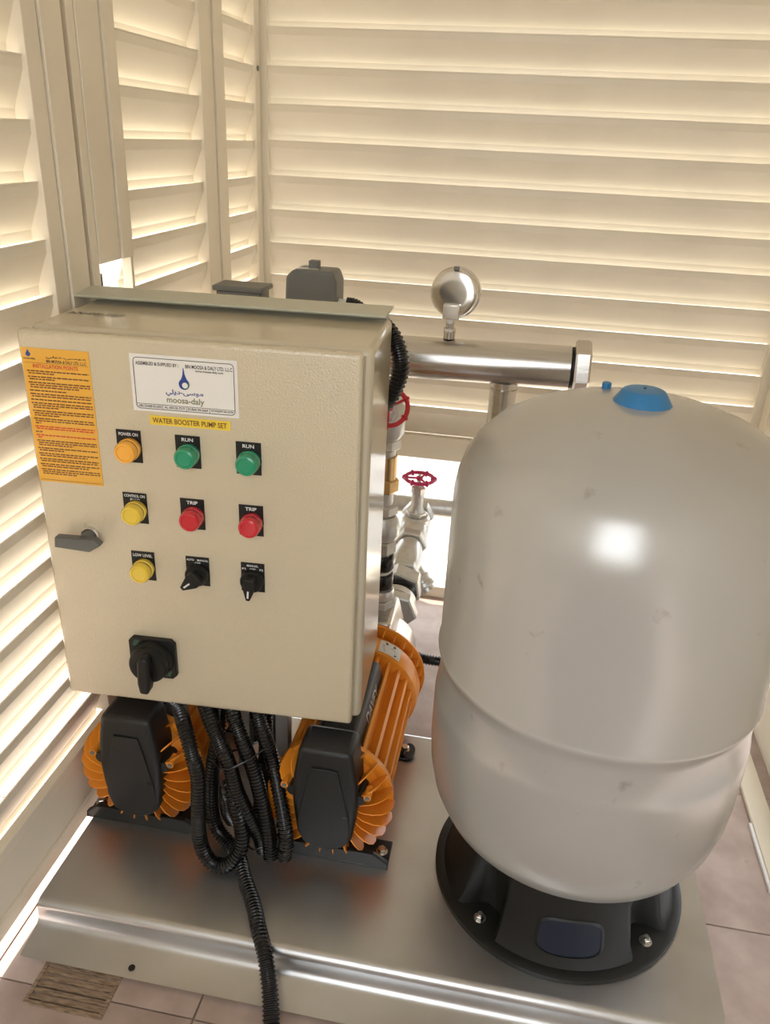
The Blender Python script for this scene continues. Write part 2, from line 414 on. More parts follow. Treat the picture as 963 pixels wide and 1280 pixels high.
# ================================================================== BOOSTER PUMPS
def make_pump(label, loc):
    t = thing('booster_pump', label, 'pump', loc, 0, None)
    CZ = .1165
    # finned barrel
    pts = []; nf = 24
    for k in range(nf):
        a = 2*pi*k/nf; w = 2*pi/nf
        for r, d in ((.081, -.24), (.101, -.13), (.101, .13), (.081, .24)): pts.append((r*cos(a+d*w), CZ+r*sin(a+d*w)))
    MB().prism(pts, .055, .345).build('finned_barrel', MT['orange'], t)
    # smooth wrap band
    MB().lathe([(.098, .0), (.108, .002), (.110, .010), (.110, .046), (.108, .052), (.096, .054)], (0, .325, CZ), (0, 1, 0), 64).build('wrap_band', MT['orange'], t)
    # rear open grille ring with webs
    m = MB().lathe([(.109, 0), (.115, 0), (.115, .005), (.109, .005), (.109, 0)], (0, .408, CZ), (0, 1, 0), 64)
    m.build('grille_ring', MT['orange'], t)
    MB().lathe([(.088, 0), (.088, .038)], (0, .376, CZ), (0, 1, 0), 48).build('rear_housing', MT['orange'], t)
    w0 = None
    for k in range(28):
        a = 2*pi*k/28
        if w0 is None:
            w0 = MB().box(.086, .1115, -.001, .001, .378, .412).mesh('grille_web', MT['orange'])
        o = bpy.data.objects.new('grille_web', w0); COL.objects.link(o); o.parent = t
        # local x radial, y thickness, z along the pump axis
        R = Matrix((( cos(a), sin(a)*-1, 0), (0, 0, 1), (sin(a), cos(a), 0)))
        o.matrix_local = Matrix.Translation((0, 0, CZ)) @ R.to_4x4()
    # front cowl: hoop + overlapping scalloped vanes
    MB().lathe([(.100, .0), (.108, .002), (.108, .012), (.100, .014), (.100, 0)], (0, .046, CZ), (0, 1, 0), 64).build('cowl_hoop', MT['orange'], t)
    MB().lathe([(.0, .0), (.05, .0), (.060, .004), (.074, .016), (.092, .036)], (0, .008, CZ), (0, 1, 0), 48).build('cowl_core', MT['orange'], t)
    nv = 24
    # one vane: a radial blade with a rounded outer front corner, slightly curled
    ol = [(.052, .044), (.111, .044), (.1135, .030), (.1125, .014), (.107, .000), (.097, -.009), (.084, -.013), (.066, -.013), (.052, -.008)]
    vs = []; n = len(ol)
    for t_ in (-.0011, .0011):
        for r, y in ol: vs.append((r, y-.016, t_+.35*(r-.08)**2*8+(.016-y)*.34))
    vm = MB().add(vs, [(q, (q+1) % n, (q+1) % n+n, q+n) for q in range(n)]+[tuple(range(n))[::-1], tuple(range(n, 2*n))], True).mesh('cooling_vane', MT['orange'])
    for k in range(nv):
        a = 2*pi*k/nv+.05
        o = bpy.data.objects.new('cooling_vane', vm); COL.objects.link(o); o.parent = t
        o.location = (0, .018, CZ); o.rotation_euler = (0, -a, 0)
    # screws on the cowl
    for sx in (-1, 1):
        MB().cyl(.0065, (sx*.072, -.014, CZ+.052), (sx*.072, .010, CZ+.052), 20).build('cowl_boss', MT['orange'], t)
        MB().cyl(.0042, (sx*.072, -.0155, CZ+.052), (sx*.072, -.014, CZ+.052), 16).build('cowl_screw', MT['grey'], t)
    # black electronics cover: front shell
    out = []
    for k in range(13): a = pi+pi*k/12; out.append((.050*cos(a), .085+.046*sin(a)))
    out += [(.054, .115), (.057, .155), (.055, .195), (.044, .262), (-.044, .262), (-.055, .195), (-.057, .155), (-.054, .115)]
    fc = MB().prism(out, -.022, .044).build('front_cover', MT['cover'], t, .009)
    lid = [(.030, .190), (.022, .225), (-.022, .225), (-.030, .190), (-.044, .120), (-.046, .09), (-.036, .060), (-.014, .048), (.014, .048), (.036, .060), (.046, .09), (.044, .120)]
    MB().prism(lid, -.0250, -.0215).build('cover_lid', MT['cover'], fc, .0012)
    for sx in (-1, 1): MB().cyl(.011, (sx*.056, -.014, .160), (sx*.056, .030, .160), 20).build('cover_ear', MT['cover'], fc)
    MB().box(.033, .041, -.0256, -.0246, .126, .131).build('lid_slot', MT['blackgloss'], fc)
    tb = MB().prism([(-.044, .165), (.044, .165), (.045, .190), (.036, .226), (.030, .232), (-.030, .232), (-.036, .226), (-.045, .190)], .034, .285).build('drive_housing', MT['covertop'], t, .004)
    # lettering on the right flank, reading from the front to the back
    n_ = Vector((.058, .185, 0)); tilt = math.atan2(.077, -.008)
    txt = fit_text('lettering', 'DAVEY', MT['whiteink'], tb, 0, .095, 0, .022, 0)
    ex = Vector((0, 1, 0)); ez = Vector((-.009, 0, .036)).normalized(); ey = ez.cross(ex)
    Rm = Matrix((ex, ey, ez)).transposed()
    txt.matrix_local = Matrix.Translation(Vector((.0440, .135, .1965))) @ Rm.to_4x4()
    # data plate on the wrap band
    vs = []; R0 = .1106
    for i in range(9):
        a = radians(78-i*3.2)
        for y in (.331, .371): vs.append((R0*cos(a), y, CZ+R0*sin(a)))
    dp = MB().add(vs, [(2*i, 2*i+1, 2*i+3, 2*i+2) for i in range(8)]).build('data_plate', MT['tagm'], t)
    vs = []; fs = []
    def patch(a0, a1, y0, y1):
        o = len(vs)
        for a, y in ((a0, y0), (a0, y1), (a1, y1), (a1, y0)):
            a = radians(a); vs.append(((R0+.0004)*cos(a), y, CZ+(R0+.0004)*sin(a)))
        fs.append((o, o+1, o+2, o+3))
    patch(72, 60, .360, .367)
    for q in range(5): patch(75-q*.7, 62-q*2, .355-q*.0045, .3565-q*.0045)
    patch(60, 57.5, .335, .340)
    MB().add(vs, fs).build('data_plate_print', MT['ink'], dp)
    # stainless stage casing with outlet boss
    MB().lathe([(.070, 0), (.080, .004), (.080, .105), (.074, .120), (.052, .135), (.034, .140), (.034, .150)], (0, .416, CZ), (0, 1, 0), 48).build('stage_casing', MT['steel'], t)
    MB().prism([(-.040, .16), (.046, .16), (.030, .222), (-.030, .222)], .435, .560).build('casing_shoulder', MT['steel'], t, .008)
    # feet
    for y0, nm in ((-.004, 'front_foot'), (.275, 'rear_foot')):
        m = MB()
        if y0 < .1:
            m.prism([(-.108, 0), (.112, 0), (.112, .012), (.085, .030), (-.085, .030), (-.108, .012)], y0, y0+.010)
            m.box(-.108, .112, y0, y0+.062, .0, .0045)
        else:
            m.box(-.104, .104, y0, y0+.045, .0, .0045); m.box(-.06, .06, y0, y0+.045, .0045, .034)
            for sx in (-1, 1): m.prism([(sx*.104+.014*cos(a), y0+.0225+.0225*sin(a)) for a in [2*pi*k/20 for k in range(20)]], 0, .010, ax='z')
        ft = m.build(nm, MT['blackpaint'], t, .0015)
        for sx in (-1, 1):
            x, y, zz = sx*.096, y0+(.034 if y0 < .1 else .0225), (.0045 if y0 < .1 else .010)
            MB().cyl(.0105, (x, y, zz), (x, y, zz+.002), 24).hexa(.0082, (x, y, zz+.002), (x, y, zz+.009), .001, ph=.4).build('foot_bolt', MT['bolt'], ft)
    return t
make_pump('orange booster pump with black front cover, right one beside the silver tank', (.458, 0, .0605))
make_pump('orange booster pump with black front cover, left one next to the louvred wall', (.108, 0, .0605))

# ================================================================== PANEL STAND
st = thing('panel_stand', 'galvanised steel stand posts rising from the skid behind the hoses under the control panel', 'stand', (.30, .20, .0605))
for x in (-.066, .013):
    MB().box(x-.006, x+.020, -.013, .013, .004, .2785).build('stand_post', MT['sheet'], st, .001)
MB().box(-.075, .045, -.012, .012, 0, .004).build('stand_foot', MT['bolt'], st)

MB().box(-.074, .010, .014, .018, .04, .2745).build('back_plate', MT['blackpaint'], st)

# ================================================================== CONTROL PANEL
PZ = .340
cp = thing('control_panel', 'beige steel pump control cabinet with indicator lamps, switches and stickers above the pumps', 'control panel', (0, 0, PZ), .0545)
H = .628
bd = MB().box(.008, .503, .022, .243, 0.0, H+.003).build('cabinet_body', MT['panel_side'], cp, .010)
MB().box(.002, .006, .021, .022, .001, H-.002).build('door_gasket', MT['black'], bd)
door = MB().box(.000, .491, .000, .019, .003, H).build('door', MT['panel'], cp, .006)
MB().box(.012, .486, .0188, .0222, .010, H-.008).build('door_gasket', MT['black'], door)
# rain lip on the rear top edge
v = [(-.010, .184, H+.0125), (.499, .184, H+.0125), (.499, .184, H+.0165), (-.010, .184, H+.0165),
     (-.016, .236, H+.0190), (.505, .236, H+.0190), (.505, .236, H+.0230), (-.016, .236, H+.0230)]
MB().add(v, [(0, 1, 5, 4), (3, 7, 6, 2), (0, 3, 2, 1), (4, 5, 6, 7), (0, 4, 7, 3), (1, 2, 6, 5)], True).build('rain_lip', MT['lip'], bd, .0015)
MB().box(.004, .498, .226, .232, H+.002, H+.0195).build('lip_upstand', MT['lip'], bd)
sm = fit_text('stamped_code', 'AX-05-287', MT['ink'], bd, 0, .088, 0, .014, 0, rot=(-pi/2+0, 0, 0), origin=(.022, .105, H+.0042))
sm.rotation_euler = (-pi/2, 0, 0)

def quad(name, x0, x1, z0, z1, y, m, parent, th=.0006, skew=0):
    return MB().prism([(x0, z0), (x1, z0), (x1, z1), (x0, z1)], y-th, y).build(name, m, parent)
# legend plates, lamps, selectors
def legend(parent, cx, cz, lines, name='legend_plate'):
    lp = MB().prism([(cx-.0185, cz-.0265), (cx+.0185, cz-.0265), (cx+.0185, cz+.0235), (cx-.0185, cz+.0235)], -.0012, -.0002).build(name, MT['black'], parent)
    for s, a, b, z0, z1 in lines:
        fit_text('legend_lettering', s, MT['whiteink'], parent, cx+a, cx+b, cz+z0, cz+z1, -.0016)
def lamp(cx, cz, lm, lines, look, bright=False):
    ly = cz-.004; lx = cx+.002
    l = MB().lathe([(.0155, 0), (.0168, .002), (.0168, .009), (.0150, .0105), (.0150, .0125), (.0160, .0135), (.0160, .0215), (.0145, .0245), (.0118, .0252), (.0108, .0238), (.0, .0236)], (lx, -.0012, ly), (0, -1, 0), 40).build('indicator_lamp', lm, cp)
    l['label'] = look
    legend(l, cx, cz, lines)
    MB().lathe([(.0150, 0), (.0172, 0), (.0172, .0015), (.0150, .0015)], (lx, -.0012, ly), (0, -1, 0), 40).build('lamp_collar', MT['black'], l)
    MB().lathe([(.0140, .0108), (.01535, .0108), (.01535, .0122), (.0140, .0122)], (lx, -.0012, ly), (0, -1, 0), 40).build('lens_groove', MT['black'], l)
lamp(.1515, .4695, MT['amber'], [('POWER ON', -.0145, .0145, .0145, .0195)], 'amber orange indicator lamp')
lamp(.2400, .4685, MT['green'], [('RUN', -.0085, .0085, .0145, .0200)], 'green indicator lamp')
lamp(.3300, .4665, MT['green'], [('RUN', -.0085, .0085, .0145, .0200)], 'green indicator lamp')
lamp(.1520, .3700, MT['yellow'], [('CONTROL ON', -.016, .016, .0165, .0210), ('PU NO', -.007, .008, .0105, .0145)], 'yellow indicator lamp')
lamp(.2410, .3690, MT['redlens'], [('TRIP', -.0085, .0085, .0145, .0200)], 'red indicator lamp')
lamp(.3310, .3675, MT['redlens'], [('TRIP', -.0085, .0085, .0145, .0200)], 'red indicator lamp')
lamp(.1560, .2710, MT['yellow'], [('LOW LEVEL', -.0155, .0155, .0145, .0195)], 'yellow indicator lamp')
def selector(cx, cz, ang, lines):
    # base collar + wedge knob
    kp = [(-.011, .010), (.011, .010), (.0125, -.002), (.0035, -.024), (-.0035, -.024), (-.0125, -.002)] if ang > .3 else [(-.0075, .013), (.0075, .013), (.0095, -.002), (.0030, -.0235), (-.0030, -.0235), (-.0095, -.002)]
    k = MB().lathe([(.0165, 0), (.0180, .001), (.0180, .010), (.0165, .0125), (.0, .0125)], (cx, -.0012, cz-.005), (0, -1, 0), 36).build('selector_switch', MT['black'], cp)
    legend(k, cx, cz, lines)
    w = MB().prism(kp, -.0285, -.0125).build('switch_knob', MT['black'], k, .0015)
    w.location = (cx, 0, cz-.005); w.rotation_euler = (0, ang, 0)
    p = MB().prism([(-.0013, -.006), (.0013, -.006), (.0013, -.018), (-.0013, -.018)], -.0293, -.0284).build('pointer_mark', MT['whiteink'], k)
    p.location = w.location; p.rotation_euler = w.rotation_euler
selector(.2435, .2710, radians(50), [('AUTO', -.017, -.005, .0165, .0200), ('MANUAL', .000, .0175, .0165, .0200), ('OFF', -.004, .005, .0115, .0148)])
selector(.3310, .2700, radians(4), [('MANUAL', -.009, .009, .0170, .0205), ('P1', -.0165, -.011, .0110, .0145), ('OFF', -.0045, .0045, .0110, .0145), ('P2', .011, .0165, .0110, .0145)])
# main isolator
iso = MB().prism([(.128, .063), (.192, .063), (.199, .070), (.199, .131), (.192, .138), (.128, .138), (.121, .131), (.121, .070)], -.009, -.0002).build('rotary_isolator', MT['black'], cp, .0012)
MB().lathe([(.0345, 0), (.0345, .008), (.031, .013), (.0315, .014), (.0315, .022), (.029, .026), (.020, .027), (.0, .022)], (.160, -.009, .1005), (0, -1, 0), 48).build('isolator_dial', MT['black'], iso)
kn = MB().prism([(-.0095, .022), (-.004, .028), (.004, .028), (.0095, .022), (.0105, -.022), (.007, -.042), (-.007, -.042), (-.0105, -.022)], -.052, -.028).build('isolator_knob', MT['black'], iso, .004)
kn.location = (.160, 0, .1005); kn.rotation_euler = (0, radians(2), 0)
for (x, z) in ((.134, .128), (.186, .073)):
    m = MB()
    for q in range(3):
        m.prism([(x-.006+q*.003, z-.005), (x-.0045+q*.003, z-.005), (x-.001+q*.003, z+.006), (x-.0025+q*.003, z+.006)], -.0095, -.009)
    m.build('isolator_marking', MT['greenink'], iso)
# door handle (wing latch) with chrome lock ring
hd = MB().lathe([(.0145, 0), (.0145, .004), (.0125, .006), (.011, .005)], (.0745, -.0002, .315), (0, -1, 0), 36).build('door_latch', MT['chrome'], cp)
MB().lathe([(.0100, 0), (.0100, .022)], (.0745, -.0002, .315), (0, -1, 0), 28).build('latch_stem', MT['handle'], hd)
MB().prism([(.029, .303), (.031, .3205), (.094, .3215), (.103, .313), (.084, .300)], -.030, -.016).build('latch_wing', MT['handle'], hd, .0015)

# nameplate ---------------------------------------------------------------
npz0, npz1, npx0, npx1 = .524, .6065, .1635, .3175
npl = quad('nameplate_sticker', npx0, npx1, npz0, npz1, -.0002, MT['white'], cp); npl['label'] = 'white sticker with blue water drop logo'
Y = -.0011
def nx(f): return npx0+(npx1-npx0)*f
def nz(f): return npz1-(npz1-npz0)*f
def rrect(x0, x1, z0, z1, r, n=5):
    o = []
    for cx, cz, a in ((x1-r, z1-r, 0), (x0+r, z1-r, 90), (x0+r, z0+r, 180), (x1-r, z0+r, 270)):
        for k in range(n+1): t = radians(a+90*k/n); o.append((cx+r*cos(t), cz+r*sin(t)))
    return o
a = rrect(nx(.03), nx(.97), nz(.955), nz(.055), .006); b = rrect(nx(.036), nx(.964), nz(.944), nz(.066), .0053); n = len(a)
m = MB().add([(x, Y, z) for x, z in a]+[(x, Y, z) for x, z in b], [(i, (i+1) % n, (i+1) % n+n, i+n) for i in range(n)])
def strip(m, x0, x1, z0, z1): m.add([(x0, Y, z0), (x1, Y, z0), (x1, Y, z1), (x0, Y, z1)], [(0, 1, 2, 3)])
strip(m, nx(.033), nx(.967), nz(.868), nz(.860))
for f in (.28, .505, .725): strip(m, nx(f), nx(f)+.0006, nz(.95), nz(.862))
m.build('border_lines', MT['ink'], npl)
fit_text('lettering', 'ASSEMBLED & SUPPLIED BY :', MT['ink'], npl, nx(.055), nx(.455), nz(.185), nz(.125), Y)
fit_text('lettering', 'BIN MOOSA & DALY LTD. L.L.C', MT['ink'], npl, nx(.52), nx(.955), nz(.190), nz(.125), Y)
fit_text('lettering', 'www.moosa-daly.com', MT['ink'], npl, nx(.61), nx(.87), nz(.255), nz(.205), Y)
fit_text('lettering', 'moosa-daly', MT['greyink'], npl, nx(.325), nx(.68), nz(.845), nz(.705), Y)
fit_text('arabic_lettering', '\uFEF2\uFEE0\uFEF3\uFEA9-\uFEF0\uFEB3\uFEEE\uFEE3', MT['blueink'], npl, nx(.32), nx(.675), nz(.70), nz(.575), Y)
for s, f0, f1 in (('ABU DHABI 02-5553', .055, .27), ('AL AIN 03-7219', .30, .49), ('DUBAI 04-2664', .52, .71), ('SHARJAH 06-5594', .74, .95)):
    fit_text('lettering', s, MT['ink'], npl, nx(f0), nx(f1), nz(.925), nz(.880), Y)
# drop logo
cx, cz, R = nx(.5), nz(.47), .0078
pts = []
for k in range(33):
    t = 2*pi*k/32; tt = pi/2+t
    x = R*cos(tt); z = R*sin(tt)
    pts.append((x, z))
drop = []
for k in range(-28, 29):
    t = k/28*pi*.80; drop.append((cx+R*sin(t), cz-R*cos(t)))
drop = [(x, z) for x, z in drop]; drop += [(cx-.0028, cz+.0100), (cx-.0016, cz+.0140), (cx-.0004, cz+.0235), (cx+.0003, cz+.0235), (cx+.0016, cz+.0140), (cx+.0030, cz+.0100)] if drop[-1][0] < cx else [(cx+.0030, cz+.0100), (cx+.0016, cz+.0140), (cx+.0003, cz+.0235), (cx-.0004, cz+.0235), (cx-.0016, cz+.0140), (cx-.0028, cz+.0100)]
left = [p for p in drop]
MB().prism(drop, Y-.0002, Y).build('drop_logo', MT['blueink'], npl)
gr = [(cx+R*cos(radians(t)), cz+R*sin(radians(t))) for t in range(-60, 31, 10)]+[(cx+.0058*cos(radians(t)), cz+.0058*sin(radians(t))-.0002) for t in range(30, -61, -10)]
MB().prism(gr, Y-.0004, Y-.0002).build('drop_logo_crescent', MT['greenink'], npl)
MB().prism([(cx+.0012+.0042*cos(2*pi*k/24), cz-.0015+.0042*sin(2*pi*k/24)) for k in range(24)], Y-.0006, Y-.0003).build('drop_logo_centre', MT['white'], npl)

# orange installation sticker ---------------------------------------------
ox0, ox1, oz0, oz1 = .0045, .1045, .3995, .6035
os_ = quad('installation_sticker', ox0, ox1, oz0, oz1, -.0002, MT['sticker'], cp); os_['label'] = 'tall orange sticker of installation points'
def sx_(f): return ox0+(ox1-ox0)*f
def sz_(f): return oz1-(oz1-oz0)*f
fit_text('lettering', 'BIN MOOSA & DALY LTD. L.L.C', MT['ink'], os_, sx_(.36), sx_(.95), sz_(.098), sz_(.076), Y)
fit_text('arabic_lettering', '\uFEF2\uFEE0\uFEF3\uFEA9-\uFEF0\uFEB3\uFEEE\uFEE3', MT['ink'], os_, sx_(.36), sx_(.95), sz_(.070), sz_(.048), Y)
fit_text('lettering', 'INSTALLATION POINTS', MT['redink'], os_, sx_(.15), sx_(.82), sz_(.140), sz_(.112), Y)
d2 = [(sx_(.10)+.0035*sin(k/14*pi*.8), sz_(.045)-.0035*cos(k/14*pi*.8)) for k in range(-14, 15)]+[(sx_(.10), sz_(.005)-.001)]
MB().prism(d2, Y, Y+.0004).build('drop_logo', MT['blueink'], os_)
fit_text('lettering', 'moosa-daly', MT['ink'], os_, sx_(.02), sx_(.20), sz_(.085), sz_(.068), Y)
mk, mr = MB(), MB()
strip(mk, sx_(.02), sx_(.97), sz_(.1055), sz_(.1035)); 
zz = .158; para = [2, 2, 3, 1, 2, 1, 3, 3, 3, 2, 1, 2, 3, 2, 2, 2, 2, 3]; random.seed(3); li = 0
for pi_, p in enumerate(para):
    red = pi_ in (9, 11)
    for ln in range(p):
        if zz > .975: break
        x = .05+.02*(ln > 0); end = .97 if ln < p-1 else random.choice((.15, .45, .6, .8, .96))
        while x < end:
            w = random.uniform(.03, .09); strip(mr if red else mk, sx_(x), sx_(min(x+w, end)), sz_(zz+.009), sz_(zz)); x += w+.012
        zz += .0165
    zz += .0085
strip(mk, sx_(.03), sx_(.97), sz_(.985), sz_(.982))
o = mk.build('printed_lines', MT['brownink'], os_); o['kind'] = 'stuff'
o = mr.build('printed_red_lines', MT['redink'], os_); o['kind'] = 'stuff'
# yellow tape
yt = quad('title_tape', .186, .3045, .5045, .5185, -.0002, MT['yellowtape'], cp)
fit_text('lettering', 'WATER BOOSTER PUMP SET', MT['brownink'], yt, .190, .2995, .5075, .5155, Y)

# ================================================================== CONDUITS
HR = .0133
def hose(pts, label, group=None, r=HR):
    o = corrugated(pts, r).build('corrugated_conduit', MT['blackgloss']); return tag(o, label, 'conduit', group)
G = 'black corrugated conduits hanging between the pumps'
hose([(.168, .045, .318), (.188, .025, .321), (.210, -.008, .318), (.235, -.04, .290), (.248, -.05, .249), (.249, -.06, .188), (.247, -.06, .130), (.257, -.066, .095), (.276, -.07, .078), (.300, -.07, .082), (.318, -.06, .105), (.321, -.050, .130), (.313, -.040, .164), (.299, -.028, .195), (.284, -.012, .201), (.274, .004, .170), (.273, .010, .120), (.276, .020, .090)],
     'black corrugated conduit making the biggest open loop at the left of the bundle', G)
hose([(.232, .030, .3375), (.255, .0, .325), (.280, -.022, .300), (.296, -.028, .262), (.307, -.03, .214), (.329, -.032, .158), (.346, -.030, .115), (.350, -.026, .080)],
     'second black corrugated conduit of the bundle, crossing behind the upper tie to the right', G)
hose([(.275, .045, .3375), (.292, .012, .330), (.312, -.006, .300), (.330, -.010, .250), (.346, -.020, .199), (.363, -.034, .137), (.368, -.040, .084)],
     'third black corrugated conduit from the left in the middle of the bundle', G)
hose([(.312, .060, .3375), (.326, .030, .335), (.340, .016, .308), (.356, .014, .254), (.378, -.014, .201), (.398, -.046, .150), (.396, -.052, .100)],
     'rightmost black corrugated conduit touching the orange pump cowl', G)
hose([(.318, .100, .3375), (.322, .085, .320), (.327, .070, .280), (.330, .060, .237), (.328, .050, .176), (.322, .045, .115), (.318, .045, .085)],
     'black corrugated conduit hidden at the back of the bundle', G)
hose([(.242, .085, .3375), (.250, .050, .300), (.252, .024, .258), (.247, .010, .203), (.246, .0, .130), (.258, -.008, .094), (.283, -.022, .078), (.311, -.045, .0755), (.335, -.085, .0755), (.368, -.133, .0755), (.389, -.171, .0755), (.412, -.208, .066), (.431, -.245, .040), (.445, -.284, .018), (.458, -.325, .0135), (.47, -.40, .0135), (.49, -.55, .0135)],
     'long black corrugated conduit running off the front of the skid onto the tiles')
tie = MB().tube(resample([Vector(p) for p in ((.262, -.020, .262), (.278, -.040, .268), (.300, -.0445, .272), (.330, -.026, .283), (.352, -.001, .292), (.350, .030, .290), (.300, .005, .272), (.262, -.004, .262))], .01), .0016, 6).build('cable_tie', MT['blackgloss'])
tag(tie, 'thin black cable tie round the conduit bundle, the upper of the two', 'cable tie')
tie = MB().tube(resample([Vector(p) for p in ((.318, -.030, .100), (.338, -.048, .100), (.370, -.034, .112), (.398, -.0685, .128), (.415, -.05, .130), (.395, -.03, .122), (.350, -.008, .108), (.318, -.022, .100))], .01), .0016, 6).build('cable_tie', MT['blackgloss'])
tag(tie, 'thin black cable tie round the conduit bundle, the lower of the two', 'cable tie')
tag(corrugated([(.440, .330, .965), (.462, .320, .950), (.486, .305, .930), (.500, .295, .902), (.501, .295, .870), (.487, .295, .832), (.462, .300, .80)], .0155, .0075).build('corrugated_conduit', MT['blackgloss']),
    'thick black corrugated conduit bulging out behind the right edge of the control panel', 'conduit')
tag(corrugated([(.500, .590, .125), (.54, .565, .118), (.60, .560, .118), (.68, .57, .118), (.76, .60, .12)], .0125, .007).build('corrugated_conduit', MT['blackgloss']),
    'black corrugated conduit running from behind the right pump towards the tank', 'conduit')

# ================================================================== DISCHARGE HEADER
HY = .560
hz = lambda x: .838+(x-.55)*.02
dh = thing('discharge_header', 'horizontal stainless steel header pipe with hexagonal end cap behind the tank top', 'pipe', (0, HY, 0))
d = Vector((1, 0, .02)).normalized()
P0 = Vector((.02, 0, hz(.02)))
MB().lathe([(.038, 0), (.0415, .001), (.0415, .775), (.038, .777)], P0, d, 64).build('header_pipe', MT['steel'], dh)
e = P0+d*.777
MB().lathe([(.040, 0), (.040, .007)], e, d, 40).build('gasket_ring', MT['black'], dh)
e2 = e+d*.005; MB().hexa(.0535, e2, e2+d*.030, .004, ph=.3).build('hexagonal_cap', MT['steel'], dh)
x = .672; MB().cyl(.0265, (x, 0, hz(x)-.036), (x, 0, .690), 40).lathe([(.0285, 0), (.0285, .006)], (x, 0, hz(x)-.055), (0, 0, 1), 40).build('branch_stub', MT['steel'], dh)
MB().hexa(.030, (x, 0, .655), (x, 0, .690), .003).build('brass_union', MT['brass'], dh)
MB().cyl(.024, (x, 0, .10), (x, 0, .655), 32).build('down_pipe', MT['galv'], dh)
MB().lathe([(.03, 0), (.03, .02)], (x, 0, .08), (0, 0, 1), 24).build('down_pipe_foot', MT['galv'], dh)
# pressure gauge seen from behind
gx = .556; gz = hz(gx)
pg = thing('pressure_gauge', 'round polished steel pressure gauge seen from behind on top of the header pipe', 'gauge', (gx, HY, gz+.0412))
MB().cyl(.0115, (0, 0, .001), (0, 0, .014), 24).hexa(.0125, (0, 0, .014), (0, 0, .022), .001).cyl(.0085, (0, 0, .022), (0, 0, .030), 20).hexa(.0098, (0, 0, .030), (0, 0, .044), .001).build('gauge_stem', MT['steel'], pg)
gd = Vector((.10, 1, -.05)).normalized(); gc = Vector((.004, 0, .088))
MB().lathe([(.0, -.0130), (.024, -.0128), (.038, -.0125), (.0432, -.0105), (.0455, -.006), (.0455, .008), (.0485, .010), (.0485, .020), (.045, .022)], gc, gd, 64).build('gauge_case', MT['chrome'], pg)
MB().cyl(.044, gc+gd*.021, gc+gd*.0225, 48).build('gauge_dial', MT['white'], pg)
MB().box(-.014, .018, -.024, -.010, .042, .070).build('gauge_bracket', MT['chrome'], pg, .002)
MB().box(.0, .010, -.014, .002, .132, .138).build('gauge_vent', MT['grey'], pg, .001)
# pressure switches on the header behind the panel
ps = thing('pressure_switch', 'dark grey boxy pressure switch with a top knob behind the control panel', 'switch', (.283, HY, hz(.283)+.0422))
MB().hexa(.014, (0, 0, 0), (0, 0, .03), .001).build('switch_neck', MT['brass'], ps)
b = MB().prism([(-.052, .030), (.052, .030), (.052, .100), (.044, .120), (-.034, .120), (-.049, .106)], -.035, .035).build('switch_case', MT['grey'], ps, .006)
MB().box(-.010, .010, -.010, .010, .120, .135).build('top_knob', MT['grey'], ps, .002)
MB().box(-.030, .012, -.022, -.006, .1202, .1212).build('case_label', MT['tagm'], ps)
MB().cyl(.008, (.052, -.010, .060), (.068, -.010, .058), 16).build('cable_gland', MT['galv'], ps)
tag(corrugated([(.352, .55, .939), (.368, .548, .938), (.385, .544, .930), (.402, .540, .914), (.414, .53, .897)], .0075, .0055).build('corrugated_conduit', MT['blackgloss']),
    'thin black corrugated conduit leaving the boxy pressure switch behind the panel', 'conduit')
ps2 = thing('pressure_switch', 'small dark pressure switch with a flat lid left of the boxy one behind the panel', 'switch', (.135, HY, hz(.135)+.0422))
MB().hexa(.014, (0, 0, 0), (0, 0, .03), .001).build('switch_neck', MT['brass'], ps2)
MB().box(-.046, .046, -.030, .030, .030, .072).build('switch_case', MT['grey'], ps2, .004)
MB().box(-.052, .052, -.036, .036, .072, .082).build('switch_lid', MT['grey'], ps2, .003)

# ================================================================== HANDWHEELS, RISERS, SUCTION LINES
def handwheel(parent, c, nrm, r, m, lobes=6, ph=0):
    R = rotto(nrm); c = Vector(c); P = []
    for k in range(96):
        a = 2*pi*k/96; rr = r; P.append(c+R @ Vector((rr*cos(a), rr*sin(a), 0)))
    mb = MB().tube(P, lambda i: r*(.125+.11*(max(0, cos(lobes*(2*pi*i/96-ph))))**12), 12, closed=True)
    for k in range(3):
        a = 2*pi*k/3+ph; q = c+R @ Vector((r*cos(a)*.97, r*sin(a)*.97, 0)); mb.cyl(r*.075, c, q, 10)
    mb.lathe([(r*.20, -r*.12), (r*.24, -r*.04), (r*.24, r*.08), (r*.18, r*.14)], c, nrm, 20)
    o = mb.build('handwheel', m, parent)
    MB().hexa(r*.12, c+R @ Vector((0, 0, r*.13)), c+R @ Vector((0, 0, r*.30)), .0005).build('wheel_nut', MT['bolt'], o)
    return o
